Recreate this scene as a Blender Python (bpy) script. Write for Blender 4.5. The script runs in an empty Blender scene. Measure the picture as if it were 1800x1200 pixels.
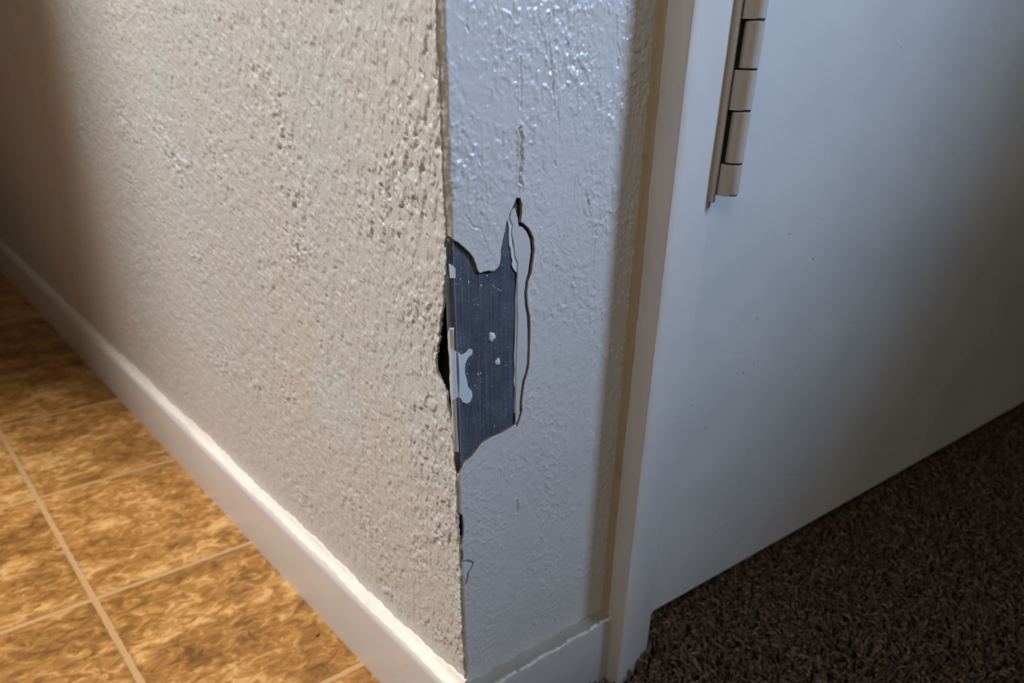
import bpy, bmesh, math, random
import numpy as np
from mathutils import Vector, Matrix
scene = bpy.context.scene
C = scene.collection

# ------------------------------------------------------------------ camera
CAM = Vector((-.1826, -.2678, .3916))
def make_camera():
    f_px, ppx, ppy = 1303.5468, 944.6084, 933.0356
    p, y, r = (math.radians(a) for a in (33.5568, 41.4372, 1.6338))
    fwd = Vector((math.sin(y)*math.cos(p), math.cos(y)*math.cos(p), -math.sin(p)))
    right = Vector((math.cos(y), -math.sin(y), 0)); up = right.cross(fwd)
    r2 = right*math.cos(r) + up*math.sin(r); u2 = -right*math.sin(r) + up*math.cos(r)
    cam = bpy.data.cameras.new('camera'); o = bpy.data.objects.new('camera', cam); C.objects.link(o)
    m = Matrix((r2, u2, -fwd)).transposed().to_4x4(); m.translation = CAM
    o.matrix_world = m
    cam.sensor_fit = 'HORIZONTAL'; cam.sensor_width = 36; cam.lens = f_px/1800*36
    cam.shift_x = -(ppx-900)/1800; cam.shift_y = (ppy-600)/1800
    cam.clip_start = .01
    cam.dof.use_dof = True; cam.dof.focus_distance = .335; cam.dof.aperture_fstop = 11
    scene.camera = o
make_camera()

# ------------------------------------------------------------------ light and exposure
scene.view_settings.view_transform = 'Standard'
scene.view_settings.look = 'None'
scene.view_settings.gamma = 1
scene.view_settings.exposure = 0
w = bpy.data.worlds.new('world'); scene.world = w; w.use_nodes = True
w.node_tree.nodes['Background'].inputs[0].default_value = (1, .84, .68, 1)
w.node_tree.nodes['Background'].inputs[1].default_value = .10
def area(name, loc, target, sx, sy, energy, col, spread=180):
    l = bpy.data.lights.new(name, 'AREA'); l.shape = 'RECTANGLE'; l.size = sx; l.size_y = sy
    l.energy = energy; l.color = col; l.spread = math.radians(spread)
    o = bpy.data.objects.new(name, l); C.objects.link(o); o.location = loc
    o.rotation_euler = (Vector(target)-Vector(loc)).to_track_quat('-Z', 'Y').to_euler()
    return o
area('kitchen_lamp', (-.68, .62, 1.40), (0, .35, .1), .22, .22, 23, (1, .965, .935))
area('warm_fill', (-.52, -.58, .92), (.1, 0, .35), .30, .30, 2.5, (1, .88, .74))  # added warm fill standing in for bounce from the camera side
area('window_daylight', (1.25, -1.15, 1.05), (.1, 0, .35), .6, .8, .35, (.75, .88, 1))
area('added_cool_beam', (.75, -.75, .95), (.05, 0, .50), .24, .30, 1.35, (.50, .68, 1), 50)  # added narrow cool light, brightens the wall end and door near the hinge

# ------------------------------------------------------------------ material helpers
def mat(name, base=(.8,.8,.8), rough=.5, metal=0., spec=.5):
    m = bpy.data.materials.new(name); m.use_nodes = True
    b = m.node_tree.nodes['Principled BSDF']
    b.inputs['Base Color'].default_value = (*base, 1); b.inputs['Roughness'].default_value = rough
    b.inputs['Metallic'].default_value = metal; b.inputs['Specular IOR Level'].default_value = spec
    return m
class NT:
    def __init__(s, m): s.m = m; s.t = m.node_tree; s.b = s.t.nodes['Principled BSDF']
    def n(s, kind, **kw):
        o = s.t.nodes.new(kind)
        for k, v in kw.items():
            if k.startswith('i_'):
                key = k[2:].replace('_', ' ')
                o.inputs[int(key) if key.isdigit() else key].default_value = v
            else: setattr(o, k, v)
        return o
    def l(s, a, b): s.t.links.new(a, b)
    def pos(s, scale=(1,1,1)):
        g = s.n('ShaderNodeNewGeometry'); mp = s.n('ShaderNodeMapping'); mp.inputs['Scale'].default_value = scale
        s.l(g.outputs['Position'], mp.inputs['Vector']); return mp.outputs['Vector']
    def noise(s, vec, scale, detail=4, rough=.55, dist=0.):
        o = s.n('ShaderNodeTexNoise'); o.inputs['Scale'].default_value = scale; o.inputs['Detail'].default_value = detail
        o.inputs['Roughness'].default_value = rough; o.inputs['Distortion'].default_value = dist
        s.l(vec, o.inputs['Vector']); return o.outputs['Fac']
    def ramp(s, fac, stops):
        r = s.n('ShaderNodeValToRGB'); e = r.color_ramp.elements
        while len(e) < len(stops): e.new(.5)
        for i, (p, c) in enumerate(stops):
            e[i].position = p; e[i].color = (*c, 1) if len(c) == 3 else c
        s.l(fac, r.inputs['Fac']); return r.outputs['Color']
    def mix(s, fac, a, b):
        o = s.n('ShaderNodeMix', data_type='RGBA')
        for v, i in ((fac, 0), (a, 6), (b, 7)):
            if hasattr(v, 'links'): s.l(v, o.inputs[i])
            else: o.inputs[i].default_value = v if i == 0 else (*v, 1)
        return o.outputs[2]
    def math(s, op, a, b=0., c=None, clamp=False):
        o = s.n('ShaderNodeMath', operation=op, use_clamp=clamp)
        for i, v in enumerate((a, b) if c is None else (a, b, c)):
            if hasattr(v, 'links'): s.l(v, o.inputs[i])
            else: o.inputs[i].default_value = v
        return o.outputs[0]
    def bump(s, h, strength=.3, dist=.001):
        o = s.n('ShaderNodeBump'); o.inputs['Strength'].default_value = strength; o.inputs['Distance'].default_value = dist
        s.l(h, o.inputs['Height']); s.l(o.outputs['Normal'], s.b.inputs['Normal'])

def paint_material(name, a, b_, rough, fine=.25, scale=900, smudge=None, ridge_tint=None, patch=None):
    m = mat(name, a, rough); t = NT(m); v = t.pos()
    big = t.noise(v, 14, 3)
    col = t.mix(t.ramp(big, [(.35, (0,0,0)), (.7, (1,1,1))]), a, b_)
    if smudge:
        s2 = t.ramp(t.noise(v, 60, 5, .7), [(.58, (0,0,0)), (.74, (1,1,1))])
        col = t.mix(t.math('MULTIPLY', s2, smudge[1]), col, smudge[0])
    if ridge_tint:
        s3 = t.ramp(t.noise(t.pos((1, 1, .5)), 700, 2, .5), [(.63, (0,0,0)), (.70, (1,1,1))])
        col = t.mix(t.math('MULTIPLY', s3, ridge_tint[1]), col, ridge_tint[0])
    if patch:       # a wiped, chalkier area of paint
        g = t.n('ShaderNodeNewGeometry'); ds = t.n('ShaderNodeVectorMath', operation='DISTANCE'); t.l(g.outputs['Position'], ds.inputs[0]); ds.inputs[1].default_value = patch[0]
        dd = t.math('ADD', ds.outputs['Value'], t.math('MULTIPLY', t.math('SUBTRACT', t.noise(v, 45, 3), .5), .035))
        col = t.mix(t.ramp(t.math('MULTIPLY', dd, 10), [(.12, (1,1,1)), (.36, (0,0,0))]), col, patch[1])
    t.l(col, t.b.inputs['Base Color'])
    h = t.noise(v, scale, 3, .6)
    t.bump(h, fine, .0003)
    return m
M_wall_l = paint_material('wall_paint_warm_side', (.60,.59,.575), (.575,.60,.605), .34, .5, 1100, patch=((0, .128, .203), (.585,.63,.645)), ridge_tint=((.30,.25,.20), .35))
M_wall_r = paint_material('wall_paint_end', (.56,.55,.54), (.52,.52,.51), .30, .35, 900, ridge_tint=((.30,.25,.21), .25))
M_trim = paint_material('trim_paint', (.60,.575,.545), (.56,.54,.515), .32, .12, 350)
M_door = paint_material('door_paint', (.56,.57,.56), (.50,.52,.52), .30, .12, 260, smudge=((.42,.42,.40), .12))
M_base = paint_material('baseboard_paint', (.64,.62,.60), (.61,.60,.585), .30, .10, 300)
M_base_r = paint_material('shaded_baseboard_paint', (.44,.435,.43), (.40,.40,.40), .40, .15, 300)  # darker copy of the baseboard paint, shade of this face put into the colour
M_caulk = paint_material('caulk_cream', (.90,.84,.75), (.84,.78,.69), .42, .4, 500, smudge=((.45,.38,.30), .4))
M_dust = paint_material('dusty_ledge', (.33,.32,.28), (.24,.23,.20), .8, .8, 500, smudge=((.20,.18,.15), .7))
M_brown = paint_material('stained_caulk', (.42,.33,.22), (.40,.31,.21), .45, .3, 300, smudge=((.18,.10,.04), .5))
M_edge = paint_material('torn_edge', (.26,.20,.145), (.18,.14,.10), .9, .6, 900)
M_hinge = paint_material('painted_hinge', (.42,.365,.31), (.39,.335,.28), .42, .15, 500)
M_white = paint_material('smooth_paint_residue', (.60,.64,.68), (.52,.57,.62), .33, .2, 700)
M_flap = paint_material('smooth_paint_flap', (.52,.52,.52), (.48,.48,.48), .4, .4, 600)
M_dark = mat('shade_and_crumb_black', (.012,.010,.008), .9)  # near-black standing in for shade in the hinge gaps; also colours the crumb
M_core = mat('wall_core', (.05,.04,.03), .9)

def metal_material():
    m = mat('galvanised_steel', (.07,.08,.10), .42, .55); t = NT(m)
    streak = t.noise(t.pos((900, 900, 14)), 1, 4, .6)
    col = t.ramp(streak, [(.30, (.035,.042,.060)), (.55, (.075,.088,.114)), (.78, (.155,.175,.21))])
    cloud = t.noise(t.pos(), 90, 5, .65)
    col = t.mix(t.ramp(cloud, [(.42, (0,0,0)), (.68, (.5,.5,.5))]), col, (.13,.15,.175))
    sp = t.noise(t.pos((1, 1, .7)), 1500, 3, .6)
    zone = t.noise(t.pos(), 120, 3, .6)
    spk = t.math('MULTIPLY', t.ramp(sp, [(.60, (0,0,0)), (.68, (1,1,1))]), t.ramp(zone, [(.45, (.04,.04,.04)), (.62, (.85,.85,.85))]))
    col = t.mix(spk, col, (.42,.45,.48))
    t.l(col, t.b.inputs['Base Color'])
    t.l(t.ramp(spk, [(0, (.5,0,0)), (1, (0,0,0))]), t.b.inputs['Metallic'])
    t.bump(streak, .35, .0003)
    return m
M_metal = metal_material()

def tile_material():
    S, GX, GY = .2043, -.1427, .3243
    m = mat('sheet_vinyl_tile', (.5,.3,.13), .42, 0, .4); t = NT(m)
    g = t.n('ShaderNodeNewGeometry'); sx = t.n('ShaderNodeSeparateXYZ'); t.l(g.outputs['Position'], sx.inputs[0])
    warp = t.math('MULTIPLY', t.math('SUBTRACT', t.noise(t.pos(), 120, 3), .5), .0022)
    ids, dists = [], []
    for out, off in ((sx.outputs[0], GX), (sx.outputs[1], GY)):
        u = t.math('DIVIDE', t.math('ADD', t.math('SUBTRACT', out, off), warp), S)
        fl = t.math('FLOOR', t.math('ADD', u, .5)); ids.append(t.math('FLOOR', u))
        dists.append(t.math('MULTIPLY', t.math('ABSOLUTE', t.math('SUBTRACT', u, fl)), S))
    d = t.math('MINIMUM', dists[0], dists[1])
    cid = t.n('ShaderNodeCombineXYZ'); t.l(ids[0], cid.inputs[0]); t.l(ids[1], cid.inputs[1])
    wn = t.n('ShaderNodeTexWhiteNoise'); t.l(cid.outputs[0], wn.inputs['Vector'])
    off = t.n('ShaderNodeVectorMath', operation='ADD'); 
    sc = t.n('ShaderNodeVectorMath', operation='SCALE'); sc.inputs['Scale'].default_value = 3.
    t.l(wn.outputs['Color'], sc.inputs[0]); t.l(sc.outputs[0], off.inputs[0]); t.l(t.pos((1, 1.5, 1)), off.inputs[1])
    n1 = t.noise(off.outputs[0], 75, 7, .68, .9)
    n2 = t.noise(off.outputs[0], 17, 3, .5, .5)
    f = t.math('ADD', t.math('MULTIPLY', n1, .72), t.math('MULTIPLY', n2, .40))
    f = t.math('ADD', f, t.math('MULTIPLY', t.math('SUBTRACT', wn.outputs['Value'], .5), .07))
    col = t.ramp(f, [(.40, (.165,.075,.018)), (.48, (.285,.130,.032)), (.57, (.44,.215,.056)), (.67, (.72,.42,.165))])
    edge = t.math('SUBTRACT', 1., t.math('MULTIPLY', t.math('SUBTRACT', d, .0018), 250, clamp=True), clamp=True)
    col2 = t.mix(t.math('MULTIPLY', edge, .25), col, (.16,.085,.03))
    gl = t.ramp(t.math('MULTIPLY', d, 100), [(.20, (1,1,1)), (.27, (0,0,0))])
    gcol = t.mix(t.noise(t.pos(), 60, 4), (.60,.37,.175), (.50,.31,.15))
    t.l(t.mix(gl, col2, gcol), t.b.inputs['Base Color'])
    hh = t.math('ADD', t.math('MULTIPLY', t.ramp(t.math('MULTIPLY', d, 100), [(.12, (0,0,0)), (.34, (1,1,1))]), 1.), t.math('MULTIPLY', n1, .5))
    t.bump(hh, .45, .0007)
    return m
M_tile = tile_material()

def carpet_material():
    m = mat('brown_carpet_yarn', (.05,.035,.025), .95, 0, .1); t = NT(m)
    at = t.n('ShaderNodeAttribute', attribute_name='tint')
    col = t.ramp(at.outputs['Fac'], [(0, (.055,.038,.026)), (.5, (.12,.088,.062)), (.85, (.21,.16,.115)), (1, (.20,.10,.055))])
    t.l(col, t.b.inputs['Base Color']); return m
M_carpet = carpet_material()
M_carpet_back = mat('carpet_backing', (.012,.009,.006), 1., 0, .05)

# ------------------------------------------------------------------ mesh helpers
def link(name, me, m=None, parent=None):
    o = bpy.data.objects.new(name, me); C.objects.link(o)
    if m: me.materials.append(m)
    if parent: o.parent = parent
    return o
def struct(o): o['kind'] = 'structure'; return o
def tag(o, label, cat, group=None):
    o['label'] = label; o['category'] = cat
    if group: o['group'] = group
    return o
def mesh_np(name, verts, faces, smooth=True):
    me = bpy.data.meshes.new(name)
    if isinstance(faces, np.ndarray):
        nf = len(faces); k = faces.shape[1]
        me.vertices.add(len(verts)); me.vertices.foreach_set('co', np.asarray(verts, np.float32).ravel())
        me.loops.add(nf*k); me.loops.foreach_set('vertex_index', faces.astype(np.int32).ravel())
        me.polygons.add(nf); me.polygons.foreach_set('loop_start', np.arange(0, nf*k, k, dtype=np.int32))
        me.polygons.foreach_set('use_smooth', np.full(nf, smooth)); me.update(calc_edges=True); me.validate()
    else:
        me.from_pydata(verts, [], faces); me.polygons.foreach_set('use_smooth', [smooth]*len(me.polygons)); me.update()
    return me
def boxm(bm, a, b):
    vs = [bm.verts.new((x, y, z)) for x in (a[0], b[0]) for y in (a[1], b[1]) for z in (a[2], b[2])]
    for f in ((0,1,3,2), (4,6,7,5), (0,4,5,1), (2,3,7,6), (0,2,6,4), (1,5,7,3)): bm.faces.new([vs[i] for i in f])
def finish(bm, name, m, parent=None, bevel=0, seg=2, smooth=True):
    bmesh.ops.recalc_face_normals(bm, faces=bm.faces)
    if bevel:
        bmesh.ops.bevel(bm, geom=[e for e in bm.edges if e.calc_face_angle(0) > .6], offset=bevel, segments=seg, affect='EDGES', profile=.5)
    me = bpy.data.meshes.new(name); bm.to_mesh(me); bm.free()
    if smooth:
        for p in me.polygons: p.use_smooth = True
        me.set_sharp_from_angle(angle=math.radians(40))
    return link(name, me, m, parent)
def box(name, a, b, m, parent=None, bevel=0, seg=2):
    bm = bmesh.new(); boxm(bm, a, b); return finish(bm, name, m, parent, bevel, seg)

# ------------------------------------------------------------------ noise
def perlin(x, y, seed):
    rs = np.random.RandomState(seed); ang = rs.rand(256, 256)*2*np.pi
    gx, gy = np.cos(ang), np.sin(ang)
    xi = np.floor(x).astype(int); yi = np.floor(y).astype(int); xf = x-xi; yf = y-yi
    u = xf**3*(xf*(xf*6-15)+10); v = yf**3*(yf*(yf*6-15)+10)
    def g(a, b, dx, dy): A = (xi+a) & 255; B = (yi+b) & 255; return gx[A, B]*dx+gy[A, B]*dy
    n0 = g(0,0,xf,yf)*(1-u)+g(1,0,xf-1,yf)*u; n1 = g(0,1,xf,yf-1)*(1-u)+g(1,1,xf-1,yf-1)*u
    return (n0*(1-v)+n1*v)*1.5
def fbm(x, y, seed, oct=4, gain=.5):
    s = 0; a = 1.
    for i in range(oct): s = s+a*perlin(x*2**i, y*2**i, seed+i); a *= gain
    return s
def sstep(a, b, x): t = np.clip((x-a)/(b-a), 0, 1); return t*t*(3-2*t)
def inside(P, x, y):
    r = np.zeros(x.shape, bool); n = len(P)
    for i in range(n):
        x1, y1 = P[i]; x2, y2 = P[(i+1) % n]
        if y1 == y2: continue
        c = ((y1 > y) != (y2 > y)) & (x < (x2-x1)*(y-y1)/(y2-y1)+x1); r ^= c
    return r
def nearest(P, x, y, closed=True):
    bx = x.copy(); by = y.copy(); bd = np.full(x.shape, 1e9); n = len(P)
    for i in range(n if closed else n-1):
        x1, y1 = P[i]; x2, y2 = P[(i+1) % n]; dx, dy = x2-x1, y2-y1
        t = np.clip(((x-x1)*dx+(y-y1)*dy)/(dx*dx+dy*dy+1e-12), 0, 1); qx = x1+t*dx; qy = y1+t*dy
        d = np.hypot(x-qx, y-qy); k = d < bd; bd[k] = d[k]; bx[k] = qx[k]; by[k] = qy[k]
    return bd, bx, by

# outlines on the wall's end face, millimetres (x along the face, z up)
HOLE = [(-6,322.6),(.7,322.1),(2.6,321.0),(5.2,319.5),(7.7,317.4),(10.3,315.2),(12.3,312.8),(13.8,309.8),(14.6,307.0),(15.8,305.6),(18.0,305.8),(20.5,305.9),(23.0,305.3),(24.9,305.8),(26.9,307.4),(27.5,310.0),(27.6,313.7),(28.5,317.4),(29.5,320.6),(30.4,324.0),(31.7,326.8),(33.2,329.4),(34.8,331.8),(36.4,334.4),(38.3,333.8),(39.3,331.2),(39.3,327.7),(38.7,324.2),(40.7,323.1),(43.7,320.6),(46.2,316.7),(47.0,311.1),(46.4,306.7),(45.5,301.2),(43.6,297.6),(43.0,292.5),(43.4,287.1),(45.0,281.4),(45.5,274.4),(45.3,266.0),(45.2,257.3),(44.2,253.1),(42.4,249.0),(41.4,243.2),(40.7,237.2),(41.2,233.4),(39.7,229.7),(37.5,224.9),(37.1,227.2),(32.7,226.0),(27.1,224.8),(21.7,224.5),(17.0,223.7),(14.5,222.9),(12.0,220.6),(9.1,218.3),(6.3,216.7),(3.8,216.2),(2.7,214.0),(1.2,210.4),(-6,210.4)]
H2 = [(-6,187),(-0.5,187.6),(2.0,186.0),(2.4,178.8),(1.8,172.9),(-0.2,168.0),(-6,170)]
H3 = [(-3,163),(.7,163.9),(1.4,161.0),(.3,156.7),(-3,155.7)]
CHIP = [(.3,157.4),(4.2,156.4),(8.3,153.0),(7.0,150.1),(4.7,148.1),(3.7,143.5),(2.4,139.6),(1.0,147.4)]
HOLES = [HOLE, H2, H3, CHIP]
FLAP = [(33.6,328.9),(35.8,330.1),(37.4,325.5),(38.1,322.6),(40.1,321.9),(42.5,319.7),(44.5,316.3),(45.3,311.3),(44.8,306.9),(43.9,301.4),(42.3,297.8),(41.7,292.7),(42.2,287.3),(43.7,281.6),(44.2,274.6),(44.2,266.2),(44.1,257.6),(43.1,253.4),(41.3,249.3),(40.3,243.5),(39.6,237.5),(39.8,232.4),(38.4,228.7),(37.3,226.8),(37.4,241.2),(37.5,259.1),(38.0,281.4),(37.8,290),(37.6,302.4),(37.7,306.9),(36.3,309.6),(35.6,315.0),(34.3,320.0),(34.9,323.5),(33.3,326.0)]
RESIDUE = [(-.6,274.5),(3.2,272.4),(5.0,270.6),(7.5,270.9),(9.5,272.6),(11.4,271.9),(11.4,270.0),(8.7,268.4),(7.4,266.0),(6.9,262.0),(7.7,258.2),(8.3,254.6),(10.5,251.8),(11.1,249.0),(9.7,246.8),(7.3,246.0),(5.0,247.4),(3.8,250.1),(1.9,250.6),(-.6,249.7)]
# grooves: polyline, half width, depth (mm)
GROOVES = [([(37.9,360.7),(38.9,356.5),(38.6,352.9),(39.3,350.1),(39.0,346.9),(37.8,343.7),(37.9,340.8),(39.5,339.3)], .55, 1.0),
           ([(39.2,338.4),(37.6,337.0),(37.3,334.8)], .4, .7), ([(37.3,125.8),(37.9,109.2),(37.6,91.4),(37.3,75.3)], .25, .35),
           ([(38.0,181.0),(38.8,177.0),(38.1,173.6)], .6, .7), ([(85.1,317.9),(85.4,306.1),(85.4,298.0)], .35, .5),
           ([(37.6,385),(38.3,375),(37.9,368)], .4, .5), ([(52,392),(55,378),(56,368)], .35, .45), ([(90,400),(91,392),(94,386)], .35, .5),
           ([(39.5,224),(42.5,218),(43,206),(41,197)], .3, .35), ([(58,300),(60,296),(60,285),(58,278)], .3, .35), ([(70,345),(70,330),(69,322)], .3, .35),
           ([(26,205),(27,196),(26,188)], .3, .3), ([(9,330),(13,325),(17,324),(19,318)], .35, .4), ([(61,318),(64,310),(70,307),(74,301)], .3, .35)]
LEDGE = [(-50,0),(60,.0),(205,.0),(210,.3),(214.3,1.2),(232.7,2.0),(241.1,3.2),(251.1,5.2),(254.5,8.2),(257.8,11.4),(262.9,12.6),(270.2,11.2),(276.5,9.0),(278.7,9.2),(287.1,6.2),(297.6,4.0),(306.0,2.2),(307.0,.6),(309,.2),(330,0),(450,0)]

W_END = .1155; ZC = .0     # width of the wall's end face
def ledge(z): a = np.array(LEDGE); return np.interp(z*1000, a[:, 0], a[:, 1])/1000
def nose(z): return np.interp(z, [.06, .12, .21, .30, .33, .45], [.55, .45, .45, .75, 1., 1.])
def ridge_wob(z): return .0005*perlin(z*140, z*0+3.3, 77)+.00022*perlin(z*600, z*0+1.3, 78)

# ------------------------------------------------------------------ wall, long side (plane x = 0, towards +y)
def wall_left():
    ZT, Y1 = .47, 1.7
    k = 8.; s0 = .00045; n = int(math.log(1+k*Y1)/(k*s0))
    s = (np.exp(np.arange(n+1)*k*s0)-1)/k; s[-1] = Y1
    z = np.arange(.03, ZT+1e-6, .00065)
    S, Z = np.meshgrid(s, z); Y0 = ledge(Z)+.0026*nose(Z)
    Y = np.where(S < .05, Y0*(1-S/.05)+S, S)
    ym, zm = Y*1000, Z*1000
    wx = 2.2*fbm(ym/5, zm/7, 5, 3); wz = 3*fbm(ym/5+40, zm/7, 9, 3)
    # knock-down plaster: flat islands with sharp edges, crossed by short upright creases
    isl = fbm((ym+wx)/5.6, (zm+wz)/11, 11, 4, .5)
    h = .42*sstep(-.05, .13, isl)
    dents = fbm((ym+wx*.6)/2.8, (zm+wz*.6)/6.5, 31, 3, .45)
    h -= .42*sstep(.42, .72, dents)
    h += .16*sstep(.30, .65, -dents)
    tick = 1-np.abs(fbm((ym+wx*.8)/3.4, (zm+wz)/8, 35, 2))*5.5
    h -= .42*np.clip(tick, 0, 1)*sstep(.12, .42, fbm(ym/4, zm/5, 37, 2))
    h += .035*fbm(ym/1.3, zm/3.0, 41, 2)
    # long upright wrinkles near the corner
    near = np.exp(-ym/22.)
    wr = np.clip(1-np.abs(fbm((ym+wx*.4)/2.2, zm/17, 51, 3))*3.0, 0, 1)
    wa = np.clip(fbm(zm/40+7, ym/60, 55, 2)+.45, 0, 1)
    h += near*wr*.50*wa
    # flaked folds low on the corner
    fz = np.exp(-((zm-118)/30)**2)*np.exp(-(ym/9)**2)
    h += fz*1.1*np.clip(1-np.abs(fbm((ym+zm*.6)/6, (zm-ym*.6)/5, 61, 3))*2.4, 0, 1)
    rough = np.clip(.35+fbm(ym/60, zm/50, 71, 2)*.9+.30*np.exp(-ym/60), .55, 1.2)
    h *= 1.7*rough*np.clip((zm-62)/25, .25, 1)
    h += .7*np.exp(-((ym-Y0*1000)/1.6)**2)*.6       # thickened lip along the corner
    X = -h/1000 - ridge_wob(Z)*np.exp(-S/.003) + .0010*nose(Z)*np.exp(-S/.010)
    Yr = Y+.0004*perlin(zm/2.6, zm*0+9, 91)*np.exp(-S/.003)
    rows, cols = Z.shape
    # rim turning inwards behind the edge
    X = np.concatenate([X[:, :1]+.0016, X], 1); Yr = np.concatenate([Yr[:, :1]+.0004, Yr], 1); Z = np.concatenate([Z[:, :1], Z], 1); cols += 1
    V = np.stack([X, Yr, Z], -1).reshape(-1, 3)
    i = np.arange(rows*cols).reshape(rows, cols)
    F = np.stack([i[:-1, :-1], i[1:, :-1], i[1:, 1:], i[:-1, 1:]], -1).reshape(-1, 4)
    nb = len(V)
    ext = np.array([(0,.0012,ZT),(0,2.6,ZT),(0,2.6,2.4),(0,.0012,2.4),(0,Y1,.0),(0,2.6,0),(0,2.6,ZT),(0,Y1,ZT)], float)
    V = np.concatenate([V, ext]); F = np.concatenate([F, np.array([[nb,nb+3,nb+2,nb+1],[nb+4,nb+7,nb+6,nb+5]])])
    return struct(link('wall_left', mesh_np('wall_left', V, F), M_wall_l))
WL = wall_left()

# ------------------------------------------------------------------ wall, narrow end face (plane y = 0, towards +x)
def wall_right():
    du = .0005; ZT = .47
    u = np.arange(-.002, W_END+1e-6, du); z = np.arange(.03, ZT+1e-6, du)
    U, Z = np.meshgrid(u, z); rows, cols = U.shape
    um, zm = U*1000, Z*1000
    # cut the broken places out of the skin
    cu, cz = um[:-1, :-1]+.25, zm[:-1, :-1]+.25
    cut = np.zeros(cu.shape, bool)
    for P in HOLES: cut |= inside(P, cu, cz)
    keepv = np.zeros(U.shape, int); cutv = np.zeros(U.shape, int)
    for a in (0, 1):
        for b in (0, 1):
            keepv[a:rows-1+a, b:cols-1+b] += ~cut; cutv[a:rows-1+a, b:cols-1+b] += cut
    bd = (keepv > 0) & (cutv > 0)
    bx, bz = um[bd], zm[bd]; best = np.full(bx.shape, 1e9); nx = bx.copy(); nz = bz.copy()
    for P in HOLES:
        d, qx, qz = nearest(P, bx, bz); k = d < best; best[k] = d[k]; nx[k] = qx[k]; nz[k] = qz[k]
    ok = (best < .8) & (nx > -2.01)
    nx = np.where(ok, nx, bx); nz = np.where(ok, nz, bz)
    um = um.copy(); zm = zm.copy(); um[bd] = nx; zm[bd] = nz
    # roller stipple and drips
    wx = 1.6*fbm(um/5, zm/6, 105, 3); wz = 2*fbm(um/5+40, zm/6, 109, 3)
    h = .26*sstep(.02, .34, fbm((um+wx)/3.4, (zm+wz)/4.6, 111, 3))
    h += .20*sstep(.25, .6, fbm((um+wx)/2.0, (zm+wz)/2.6, 121, 2))
    h -= .16*sstep(.3, .6, fbm((um+wx)/2.6+9, (zm+wz)/5.2, 131, 3))
    h += .035*fbm(um/.8, zm/5, 141, 2)
    h += .07*fbm(um/9, zm/30, 151, 2)
    h += .10*sstep(.25, .55, fbm(um/1.5, zm/1.8, 145, 2))
    amt = np.interp(zm, [60, 200, 260, 330, 420], [.75, .75, .8, 1.05, 1.3])*np.clip(.75+.7*fbm(um/25, zm/30, 161, 2), .35, 1.4)
    h *= amt
    for P, wd, dp in GROOVES:
        sel = (np.abs(zm-np.mean([p[1] for p in P])) < 30)
        d, _, _ = nearest(P, um[sel]+.9*perlin(zm[sel]/2.2, zm[sel]*0+2, 171), zm[sel], False)
        h[sel] += -dp*np.exp(-(d/wd)**2)+dp*.45*np.exp(-((d-2.2*wd)/(1.1*wd))**2)
    rs = np.random.RandomState(21)
    for q in range(150):        # brush and roller strokes, curved, raised or scored
        x0, z0 = rs.uniform(4, 112), rs.uniform(64, 420) if q < 90 else rs.uniform(64, 210)
        L = rs.uniform(2.5, 8); a = rs.choice([rs.uniform(.1, .7), rs.uniform(1.35, 1.75), rs.uniform(1.35, 1.75)]); cv = rs.uniform(-.5, .5)
        P = [(x0+L*t*math.cos(a+cv*t), z0+L*t*math.sin(a+cv*t)) for t in (0, .33, .66, 1)]
        dp = rs.choice([-.28, -.22, .24, .3]); wd = rs.uniform(.25, .45)
        sel = (np.abs(zm-z0) < 14) & (np.abs(um-x0) < 14)
        d, _, _ = nearest(P, um[sel], zm[sel], False); h[sel] += dp*np.exp(-(d/wd)**2)
    for q in range(85):         # short upright creases, most of them high up
        x0, z0 = rs.uniform(2, 113), 200+230*rs.rand()**.6
        L = rs.uniform(1.5, 6.5); w1 = rs.uniform(-.35, .35)
        P = [(x0+w1*L*t+.5*math.sin(7*t+q), z0+L*t) for t in (0, .25, .5, .75, 1)]
        sel = (np.abs(zm-z0-3) < 9) & (np.abs(um-x0) < 6)
        d, _, _ = nearest(P, um[sel], zm[sel], False); wd = rs.uniform(.22, .42)
        h[sel] += -.55*np.exp(-(d/wd)**2)+.14*np.exp(-((d-2*wd)/wd)**2)
    # skin thins and lifts a little at the torn edge
    d, _, _ = nearest(HOLE[1:-1], um, zm, False)
    far = np.clip(d/3, 0, 1); h = h*(.35+.65*far)+.12*np.exp(-(d/1.6)**2)
    Q = nose(zm/1000); B = 2.9*Q
    t = np.clip((B-um)/(B+2), 0, 1)
    Y = -h*(1-t*.75) + t*2.6*Q
    Xx = np.where(t > 0, B*(1-t)+t*(1.0*Q-1000*ridge_wob(zm/1000)), um)
    round_ = np.sin(t*np.pi)*.22; Xx = Xx-round_*.7; Y = Y-round_*.7
    V = np.stack([Xx, Y, zm], -1).reshape(-1, 3)/1000
    i = np.arange(rows*cols).reshape(rows, cols)
    F = np.stack([i[:-1, :-1], i[:-1, 1:], i[1:, 1:], i[1:, :-1]], -1)[~cut]
    o = link('wall_right', mesh_np('wall_right', V, F), M_wall_r); o.data.materials.append(M_edge)
    # thickness of the broken skin: extrude the open rims inwards
    bm = bmesh.new(); bm.from_mesh(o.data)
    bmesh.ops.delete(bm, geom=[v for v in bm.verts if not v.link_faces], context='VERTS')
    es = [e for e in bm.edges if e.is_boundary and all(-.0015 < v.co.x < W_END-.001 and .035 < v.co.z < ZT-.005 for v in e.verts)]
    r = bmesh.ops.extrude_edge_only(bm, edges=es)
    for g in r['geom']:
        if isinstance(g, bmesh.types.BMVert): g.co.y += .0014
        if isinstance(g, bmesh.types.BMFace): g.material_index = 1; g.smooth = False
    boxm(bm, (0, .0, ZT), (W_END, .002, 2.4))
    bm.to_mesh(o.data); bm.free()
    return struct(o)
WR = wall_right()

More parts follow.
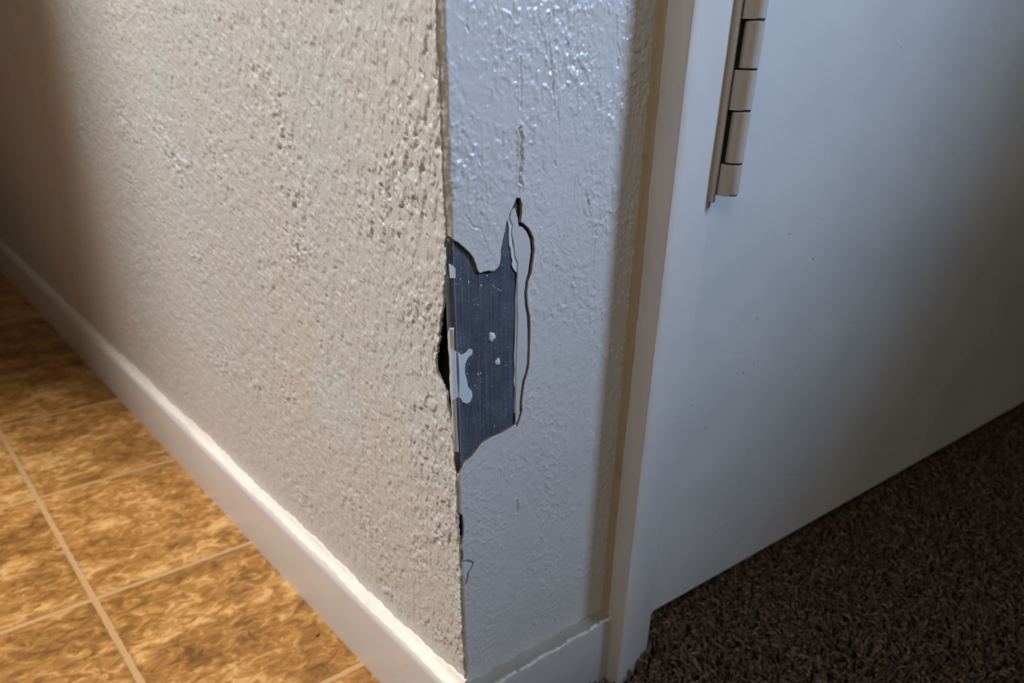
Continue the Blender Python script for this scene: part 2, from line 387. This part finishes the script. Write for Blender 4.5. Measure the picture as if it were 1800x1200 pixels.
# wall core behind the skins (dark inside of the broken corner)
def core():
    bm = bmesh.new()
    boxm(bm, (.016, .003, .0), (W_END, .10, 2.4))
    return struct(finish(bm, 'wall_core', M_core))
core()
# smooth paint in the chip low on the corner
def poly_slab(name, P, y_front, thick, m, parent=None, dome=0., jitter=0.):
    bm = bmesh.new(); rnd = random.Random(5)
    vs = [bm.verts.new(((x+rnd.uniform(-jitter, jitter))/1000, y_front+thick, (z+rnd.uniform(-jitter, jitter))/1000)) for x, z in P]
    from mathutils.geometry import tessellate_polygon
    for tri in tessellate_polygon([[v.co.xzy for v in vs]]):
        try: bm.faces.new([vs[i] for i in tri])
        except ValueError: pass
    r = bmesh.ops.extrude_face_region(bm, geom=list(bm.faces))
    for g in r['geom']:
        if isinstance(g, bmesh.types.BMVert): g.co.y -= thick
    return finish(bm, name, m, parent, smooth=False)
poly_slab('smooth_chip', [(x+(.6 if x < 2 else .4), z) for x, z in CHIP], .0006, .0006, M_white, WR)

# ------------------------------------------------------------------ metal corner bead under the broken paint
def corner_bead():
    root = bpy.data.objects.new('corner_bead', None); C.objects.link(root); root.location = (0, 0, .27)
    inv = Matrix.Translation((0, 0, -.27))
    tag(root, 'dark blue-grey scratched metal corner strip laid bare where paint broke off', 'metal strip')
    # profile in plan: flange along the end face, rounded nose, short return
    prof = [(.0377, .00135), (.030, .00115), (.020, .00110), (.010, .00115), (.0052, .0012)]
    for a in range(0, 10):
        t = a/9*math.pi*.62; prof.append((.0031-.0026*math.sin(t)*1.05, .0030-.0024*math.cos(t)+.0001))
    prof += [(.0006, .0045)]
    z0, z1 = .062, .345
    nz = 120; V = []; F = []
    for j in range(nz+1):
        z = z0+(z1-z0)*j/nz
        for x, y in prof:
            if (z > .3220 or z < .2105) and x < .008: x, y = .008, .0012
            V.append((x, y+.00008*math.sin(z*160+x*90), z))
    for (x, y) in (): pass
    n = len(prof)
    for j in range(nz):
        for k in range(n-1): F.append((j*n+k, (j+1)*n+k, (j+1)*n+k+1, j*n+k+1))
    me = mesh_np('flange', V, F); fl = link('flange', me, M_metal, root); fl.matrix_parent_inverse = inv
    md = fl.modifiers.new('thickness', 'SOLIDIFY'); md.thickness = .0004; md.offset = -1
    # bright scored line along the nose
    bm = bmesh.new(); boxm(bm, (.0027, .00056, .212), (.0029, .0010, .321)); s = finish(bm, 'nose_line', M_hinge, root); s.matrix_parent_inverse = inv
    s['label'] = 'pale worn line along the bend'
    # sanded paint lumps
    rnd = random.Random(3)
    for cx, cz, r in ((23.0, 275.4, 2.1), (26.3, 262.5, 1.7)):
        bm = bmesh.new(); bmesh.ops.create_icosphere(bm, subdivisions=3, radius=1)
        ph = [rnd.uniform(0, 6) for _ in range(4)]
        for v in bm.verts:
            a = math.atan2(v.co.z, v.co.x); q = r*(1+.13*math.sin(3*a+ph[0])+.10*math.sin(5*a+ph[1]))/1000
            v.co = Vector((cx/1000+v.co.x*q, .0010+v.co.y*.0009+(.0003 if v.co.x > .6 else 0), cz/1000+v.co.z*q*1.08))
        l = finish(bm, 'paint_lump', M_white, root); l.matrix_parent_inverse = inv; l['label'] = 'pale grey paint lump stuck to the metal'
    for k in range(26):
        cx, cz = rnd.uniform(4, 36), rnd.choice((rnd.uniform(225, 318), rnd.uniform(290, 306), rnd.uniform(240, 270)))
        if cz > 304 and 13 < cx < 29: continue
        bm = bmesh.new(); bmesh.ops.create_icosphere(bm, subdivisions=1, radius=1); r = rnd.uniform(.15, .5)/1000
        for v in bm.verts: v.co = Vector((cx/1000+v.co.x*r*rnd.uniform(.6, 1.3), .0010+v.co.y*.00018, cz/1000+v.co.z*r*rnd.uniform(.6, 1.6)))
        l = finish(bm, 'paint_speck', M_white, root); l.matrix_parent_inverse = inv
    r = poly_slab('paint_residue', RESIDUE, .00075, .0006, M_white, root, jitter=.2); r.matrix_parent_inverse = inv
    r['label'] = 'pale grey blue paint left on the metal'
    SPIKE = [(31.9,326.5),(34.4,329),(34.9,322),(34.8,316),(36.4,310),(37.8,305),(37.4,302.6),(36.2,303.6),(35.3,305.2),(34.7,306.4),(34.9,308.2),(34.2,310),(33.9,313.5),(33.2,315),(33.1,317),(32.6,319.2),(33.0,322)]
    TRI = [(.4,311.6),(2.0,310.6),(3.3,309.2),(3.5,306.8),(3.2,305.4),(.6,305.8)]
    EDGE = [(37.6,300),(37.6,262),(37.4,232),(36.9,233),(36.6,240),(36.9,246),(36.2,250),(36.8,256),(36.5,262),(36.9,270),(37.0,284),(36.8,290)]
    for P, yf in ((SPIKE, .00078), (TRI, .0004), (EDGE, .0008)):
        r = poly_slab('paint_residue', P, yf, .0005, M_white, root, jitter=.18); r.matrix_parent_inverse = inv
    # cream paint film still wrapped round the nose on the side of the gap
    V = []; F = []; n = 60
    for j in range(n+1):
        z = .284-(.284-.222)*j/n; top = min(1, j/4, (n-j)/14)
        o = .0005*math.sin(z*300)+.0003*math.sin(z*900)
        for x, y in ((.0016-.0004*top, .0005), (.0007, .0009), (.0000, .0016), (-.0002-.0002*top, .0020+.0006*top+o*.8)):
            V.append((x, y, z))
    for j in range(n):
        for k in range(3): F.append((j*4+k, j*4+k+1, j*4+k+5, j*4+k+4))
    p = link('paint_film', mesh_np('paint_film', V, F), M_wall_r, root); p.matrix_parent_inverse = inv
    md = p.modifiers.new('thickness', 'SOLIDIFY'); md.thickness = .0003
    # flap of smooth paint left beside the metal, bounded by the brown crack
    f = poly_slab('paint_flap', FLAP, .00035, .0008, M_flap, root, jitter=.12); f.matrix_parent_inverse = inv
    f['label'] = 'smooth grey paint flap edged by a thin crack'
    return root
corner_bead()

# ------------------------------------------------------------------ baseboards
TB, HB = .0103, .0632
def sweep(prof, path_pts, name, m, parent=None):
    """profile points (outward, z) swept along x/y path given as list of (origin, outward direction)"""
    V = []; F = []; n = len(prof)
    for (ox, oy), (dx, dy) in path_pts:
        for a, z in prof: V.append((ox+dx*a, oy+dy*a, z))
    for j in range(len(path_pts)-1):
        for k in range(n):
            F.append((j*n+k, j*n+(k+1) % n, (j+1)*n+(k+1) % n, (j+1)*n+k))
    F.append(tuple(range(n))[::-1]); F.append(tuple((len(path_pts)-1)*n+k for k in range(n)))
    bm = bmesh.new(); me = mesh_np(name, V, F, False); bm.from_mesh(me)
    return finish(bm, name, m, parent)
profL = [(0, .0), (TB, 0), (TB, HB-.004), (TB-.0006, HB-.0018), (TB-.0022, HB-.0005), (TB-.0045, HB), (0, HB+.0002)]
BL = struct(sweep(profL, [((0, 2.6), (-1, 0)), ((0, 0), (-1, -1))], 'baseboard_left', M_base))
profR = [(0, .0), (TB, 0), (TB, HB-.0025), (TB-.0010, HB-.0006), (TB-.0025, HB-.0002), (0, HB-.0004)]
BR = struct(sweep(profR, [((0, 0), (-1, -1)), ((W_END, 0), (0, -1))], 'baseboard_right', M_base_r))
# caulk line on top of the left baseboard (filling the joint with the wall)
def caulk_line():
    n = 900; V = []; F = []
    for j in range(n+1):
        y = 1.7*(j/n)**1.6
        w = .0072+.0006*math.sin(y*23)+.0005*math.sin(y*61+1)+.00025*math.sin(y*400)
        hh = .0042+.0016*math.sin(y*29+2)+.0009*math.sin(y*140)+.0005*math.sin(y*520)
        for a, z in ((-w, HB-.0002), (-w*.75, HB+.0008), (-w*.40, HB+.0014), (-.0012, HB+hh*.7), (-.0003, HB+hh), (.001, HB+hh)):
            V.append((a, y, z))
    for j in range(n):
        for k in range(5): F.append((j*6+k, j*6+k+1, j*6+k+7, j*6+k+6))
    o = link('caulk_line', mesh_np('caulk_line', V, F), M_caulk, BL); o['label'] = 'cream caulk along the top edge'
caulk_line()
def dusty_top():
    n = 160; V = []; F = []; rnd = random.Random(8)
    for j in range(n+1):
        x = .0+(W_END-.0005)*j/n
        w = .0082+.0009*math.sin(x*210)+.0006*math.sin(x*610+1)+rnd.uniform(-.0002, .0002)
        for y, z in ((-w, HB-.0004), (-w*.93, HB+.0006), (-w*.78, HB+.0003), (-.004, HB+.0002), (-.0012, HB+.0014), (.0004, HB+.0030+.0008*math.sin(x*330))):
            V.append((x, y, z))
    for j in range(n):
        for k in range(5): F.append((j*6+k, (j+1)*6+k, (j+1)*6+k+1, j*6+k+1))
    o = link('dusty_ledge', mesh_np('dusty_ledge', V, F), M_dust, BR); o['label'] = 'grimy grey paint and dust on the top ledge'
    V = []; F = []
    for j in range(n+1):
        x = W_END*j/n; r = .0007+.0004*math.sin(x*350)*math.sin(x*900+2)+rnd.uniform(-.00015, .00015); y = -.0086+.0006*math.sin(x*260)+rnd.uniform(-.0001, .0001)
        for a in range(7):
            t = a/6*math.pi; V.append((x, y-math.cos(t)*r*1.5, HB-.0005+math.sin(t)*r*1.2))
    for j in range(n):
        for k in range(6): F.append((j*7+k, (j+1)*7+k, (j+1)*7+k+1, j*7+k+1))
    o = link('paint_bead', mesh_np('paint_bead', V, F), M_base, BR); o['label'] = 'ragged pale paint bead along the front edge'
dusty_top()

# ------------------------------------------------------------------ door casing
def casing():
    prof = [(.1155, .004), (.1155, -.0192), (.1158, -.0200), (.1166, -.0204), (.1208, -.0203), (.1260, -.0194), (.132, -.0178), (.139, -.0160), (.1460, -.0137), (.1535, -.0112), (.1572, -.0101), (.1588, -.0095), (.1592, -.0085), (.1592, .004)]
    zs = [.004]+[.01+.0125*k for k in range(40)]+[.55, 1., 2.08]
    V = []; F = []; n = len(prof)
    for z in zs:
        for k, (x, y) in enumerate(prof):
            w = .00015*math.sin(z*90+k)+.0001*math.sin(z*310+2*k) if .01 < z < .5 else 0
            V.append((x+w*(1 if k < 4 else 0), y+w*.5, z))
    for j in range(len(zs)-1):
        for k in range(n): F.append((j*n+k, j*n+(k+1) % n, (j+1)*n+(k+1) % n, (j+1)*n+k))
    F.append(tuple(range(n))); F.append(tuple((len(zs)-1)*n+k for k in range(n)))
    me = mesh_np('trim_1', V, F); bm = bmesh.new(); bm.from_mesh(me)
    o = struct(finish(bm, 'trim_1', M_trim))
    # caulk in the inner corner between wall and casing, yellowed
    V = []; F = []; m_ = 260
    for j in range(m_+1):
        z = HB+.001+(.5-HB)*j/m_; w = .0058+.0003*math.sin(z*30)+.00015*math.sin(z*260); q = .0016+.0003*math.sin(z*50+1)+.0002*math.sin(z*310)
        for x, y in ((W_END-q, .0002), (W_END-q*.55, -w*.10), (W_END-.0007, -w*.45), (W_END-.00012, -w), (W_END+.0004, -w)): V.append((x, y, z))
    for j in range(m_):
        for k in range(4): F.append((j*5+k, j*5+k+1, j*5+k+6, j*5+k+5))
    c = link('caulk_joint', mesh_np('caulk_joint', V, F), M_brown, o); c['label'] = 'yellowed brown caulk in the inner corner'
    # ragged paint line along the casing's outer arris
    V = []; F = []; rnd = random.Random(4); m_ = 420
    for j in range(m_+1):
        z = .06+.40*j/m_; a = .5+.5*math.sin(z*95)*math.sin(z*37+1); r = .00022+.00042*a*rnd.uniform(.5, 1)
        for k in range(7):
            t = k/6*2*math.pi; V.append((.1157+r*math.cos(t), -.0199+r*math.sin(t), z))
    for j in range(m_):
        for k in range(6): F.append((j*7+k, j*7+k+1, j*7+k+8, j*7+k+7))
    link('paint_ridge', mesh_np('paint_ridge', V, F), M_trim, o)
    return o
casing()
# hidden jamb behind the casing
struct(box('trim_2', (.1165, .004, .004), (.1585, .10, 2.08), M_trim))

# ------------------------------------------------------------------ door with its hinge
def door():
    a = math.atan(-.0257); ox, oy = .1603, -.0072; z0 = .0415
    ca, sa = math.cos(a), math.sin(a)
    M_ = Matrix.Translation((ox, oy, 0)) @ Matrix.Rotation(a, 4, 'Z')
    bm = bmesh.new(); boxm(bm, (0, 0, z0), (.86, .034, 2.03))
    bmesh.ops.bevel(bm, geom=list(bm.edges), offset=.0012, segments=3, affect='EDGES')
    bm.transform(M_)
    d = finish(bm, 'door_1', M_door); struct(d)
    # paint-filled seam where slab and casing meet below the hinge
    bm = bmesh.new(); boxm(bm, (.1588, -.0085, z0+.001), (.1612, -.0062, .3235)); finish(bm, 'filled_seam', M_trim, d)
    # nicks and marks on the door face
    rnd = random.Random(12)
    for k in range(16):
        u, z = rnd.uniform(.01, .16), rnd.uniform(.08, .41); r = rnd.uniform(.0003, .0007)
        bm = bmesh.new(); bmesh.ops.create_icosphere(bm, subdivisions=1, radius=r)
        s = Matrix.Translation((u, -.0001, z)) @ Matrix.Diagonal((1, .35, rnd.uniform(.8, 2), 1)); bm.transform(M_ @ s)
        finish(bm, 'dark_nick', M_edge, d)
    # hinge
    h = bpy.data.objects.new('hinge', None); C.objects.link(h); h.parent = d; h['label'] = 'taupe painted butt hinge with round knuckles'
    hx, hy, R = .1645, -.0168, .0047
    cuts = [.3262, .3413, .3646, .3818, .4012, .4190]
    for i in range(5):
        lo, hi = cuts[i]+.0003, cuts[i+1]-.0003
        bm = bmesh.new(); N = 40
        rings = [(lo, R-.0005), (lo+.0004, R), (hi-.0004, R), (hi, R-.0005)]
        if i == 0: rings = [(lo, R-.0009), (lo+.0005, R-.0002), (lo+.0011, R)]+rings[2:]
        vs = [[bm.verts.new((hx+r*math.cos(2*math.pi*k/N), hy+r*math.sin(2*math.pi*k/N), z)) for k in range(N)] for z, r in rings]
        for p_, q_ in zip(vs, vs[1:]):
            for k in range(N): bm.faces.new((p_[k], p_[(k+1) % N], q_[(k+1) % N], q_[k]))
        bm.faces.new(vs[0][::-1]); bm.faces.new(vs[-1])
        if i % 2 == 0:      # knuckle rolled from the casing leaf: curved web back into the joint
            pts = []
            for k in range(9):
                t = math.pi*(1.0-.5*k/8*1.0)
                pts.append((hx+R*math.cos(t), hy+R*math.sin(t)))
            web = [(hx-R*.75, hy-R*.66), (.1594, -.0181), (.1587, -.0165), (.1583, -.0140), (.1625, -.008), (.1625, hy)]
            lo2, hi2 = lo, hi
            b0 = [bm.verts.new((x, y, lo2)) for x, y in web]; b1 = [bm.verts.new((x, y, hi2)) for x, y in web]
            for k in range(6): bm.faces.new((b0[k], b0[(k+1) % 6], b1[(k+1) % 6], b1[k]))
            bm.faces.new(b0[::-1]); bm.faces.new(b1)
        else:               # knuckle rolled from the door leaf
            web = [(hx+R*.2, hy+R*.9), (hx+R*.2, hy+.0105), (hx+R*.75, hy+.0105), (hx+R*.75, hy+R*.6)]
            b0 = [bm.verts.new((x, y, lo)) for x, y in web]; b1 = [bm.verts.new((x, y, hi)) for x, y in web]
            for k in range(4): bm.faces.new((b0[k], b0[(k+1) % 4], b1[(k+1) % 4], b1[k]))
            bm.faces.new(b0[::-1]); bm.faces.new(b1)
        finish(bm, 'knuckle', M_hinge, h)
    bm = bmesh.new(); bmesh.ops.create_cone(bm, cap_ends=True, segments=20, radius1=.0043, radius2=.0043, depth=.092, matrix=Matrix.Translation((hx, hy, .3725)))
    finish(bm, 'pin_shade', M_dark, h)  # black core along the barrel paints shade into the knuckle seams
    # casing leaf edge standing proud of the casing
    bm = bmesh.new(); boxm(bm, (.1557, -.0138, .3232), (.1578, -.0085, .425)); finish(bm, 'leaf', M_hinge, h, .0004)
    bm = bmesh.new(); boxm(bm, (.1586, -.0125, .3275), (.1632, -.0060, .425)); finish(bm, 'joint_shade', M_dark, h)  # black block painted in as the shade between casing and knuckles
    return d
door()

# ------------------------------------------------------------------ floors, rest of the room
bm = bmesh.new()
boxm(bm, (-2.2, -.012, -.02), (.0, 2.6, 0.0))
struct(finish(bm, 'floor', M_tile, smooth=False))
bm = bmesh.new()
boxm(bm, (.0, -.0, -.02), (2.4, 1.2, -.001)); boxm(bm, (-2.2, -2.2, -.02), (2.4, -.012, -.001)); boxm(bm, (.0, -.012, -.02), (2.4, 0., -.001))
struct(finish(bm, 'floor', M_carpet_back, smooth=False))
M_room = mat('room_paint', (.50,.47,.43), .8)
struct(box('ceiling', (-2.2, -2.2, 2.4), (2.4, 2.6, 2.45), M_room))
struct(box('wall_back', (W_END, .5, 0), (2.4, .55, 2.4), M_core))
struct(box('wall_side', (-2.25, -.6, 0), (-2.2, 2.6, 2.4), M_room))
struct(box('wall_far', (-2.2, 2.6, 0), (0, 2.65, 2.4), M_room))
# unseen slab added above the view; its lower edge shades far floor and wall
def blocker():
    # lower front edge lies at z .86; slightly skew to the long wall
    bm = bmesh.new()
    y0 = .68-.415*.86; k = -.707
    vs = []
    for x in (0.0, -1.6):
        yy = y0+k*x*(-1)*-1
        for (dy, z) in ((0, .86), (.12, .86), (.12, 2.4), (0, 2.4)): vs.append(bm.verts.new((x, yy+dy, z)))
    for f in ((0,1,2,3), (7,6,5,4), (0,4,5,1), (1,5,6,2), (2,6,7,3), (3,7,4,0)): bm.faces.new([vs[i] for i in f])
    return struct(finish(bm, 'light_blocker', M_room, smooth=False))
blocker()

# ------------------------------------------------------------------ carpet pile
def carpet():
    rs = np.random.RandomState(2)
    pts = []
    def scatter(x0, x1, y0, y1, step):
        X, Y = np.meshgrid(np.arange(x0, x1, step), np.arange(y0, y1, step))
        p = np.stack([X.ravel(), Y.ravel()], 1)+rs.uniform(-.5, .5, (X.size, 2))*step*1.0
        return p
    P = scatter(.0, 1.15, -.30, .06, .0034)
    P = P[(P[:, 1] < -.012) | ((P[:, 0] > .166) & (P[:, 1] < .06)) | ((P[:, 0] > .12) & (P[:, 1] < -.020))]
    # keep clear of baseboard and casing feet
    P = P[~((P[:, 0] < .166) & (P[:, 1] > -.0125))]
    P = P[~((P[:, 0] > .112) & (P[:, 0] < .163) & (P[:, 1] > -.0225+np.clip(P[:, 0]-.122, 0, 1)*.30))]
    P = P[P[:, 1] > -.30]
    n = len(P); K = 5; S = 4
    ang = rs.rand(n)*2*np.pi; lean = rs.uniform(.003, .010, n); bend = rs.uniform(-1.8, 1.8, n)
    hgt = .0125+rs.uniform(-.003, .0015, n)+.0012*perlin(P[:, 0]*60, P[:, 1]*60, 6); rad = rs.uniform(.0009, .0015, n)
    tt = np.linspace(0, 1, K); ctr = np.zeros((n, K, 3))
    for i, t in enumerate(tt):
        a = ang+bend*t
        ctr[:, i, 0] = P[:, 0]+np.cos(a)*lean*t**1.3; ctr[:, i, 1] = P[:, 1]+np.sin(a)*lean*t**1.3; ctr[:, i, 2] = hgt*np.sin(t*1.75)/np.sin(1.57)
    V = np.zeros((n, K, S, 3)); rr = np.array([.8, 1.05, 1.05, .95, .55])
    for s in range(S):
        a = 2*np.pi*s/S
        for i in range(K):
            tw = a+ang+i*.8
            V[:, i, s, 0] = ctr[:, i, 0]+np.cos(tw)*rad*rr[i]; V[:, i, s, 1] = ctr[:, i, 1]+np.sin(tw)*rad*rr[i]
            V[:, i, s, 2] = ctr[:, i, 2]+(np.sin(tw+1)*rad*.6*rr[i] if i > 2 else 0)
    idx = np.arange(n*K*S).reshape(n, K, S); F = []
    for i in range(K-1):
        for s in range(S):
            F.append(np.stack([idx[:, i, s], idx[:, i, (s+1) % S], idx[:, i+1, (s+1) % S], idx[:, i+1, s]], 1))
    F.append(idx[:, K-1, :])
    F = np.concatenate(F)
    me = mesh_np('carpet_pile', V.reshape(-1, 3), F)
    at = me.attributes.new('tint', 'FLOAT', 'POINT')
    tint = np.clip(rs.beta(2, 2.2, n)+(rs.rand(n) > .985)*.6, 0, 1)
    at.data.foreach_set('value', np.repeat(tint, K*S).astype(np.float32))
    o = link('carpet_pile', me, M_carpet); o['kind'] = 'stuff'
    tag(o, 'dark brown twisted carpet pile on the floor below the white door', 'carpet')
carpet()

# ------------------------------------------------------------------ crumb on the tile floor
bm = bmesh.new(); bmesh.ops.create_icosphere(bm, subdivisions=2, radius=.0011)
for v in bm.verts: v.co = Vector((v.co.x*1.5+.0003*math.sin(v.co.y*3000), v.co.y*.7, v.co.z*.6+.0006))
o = finish(bm, 'dirt_crumb', M_dark); o.location = (-.0218, .1692, 0)
tag(o, 'tiny black dirt crumb on the tan tile beside the baseboard', 'crumb')
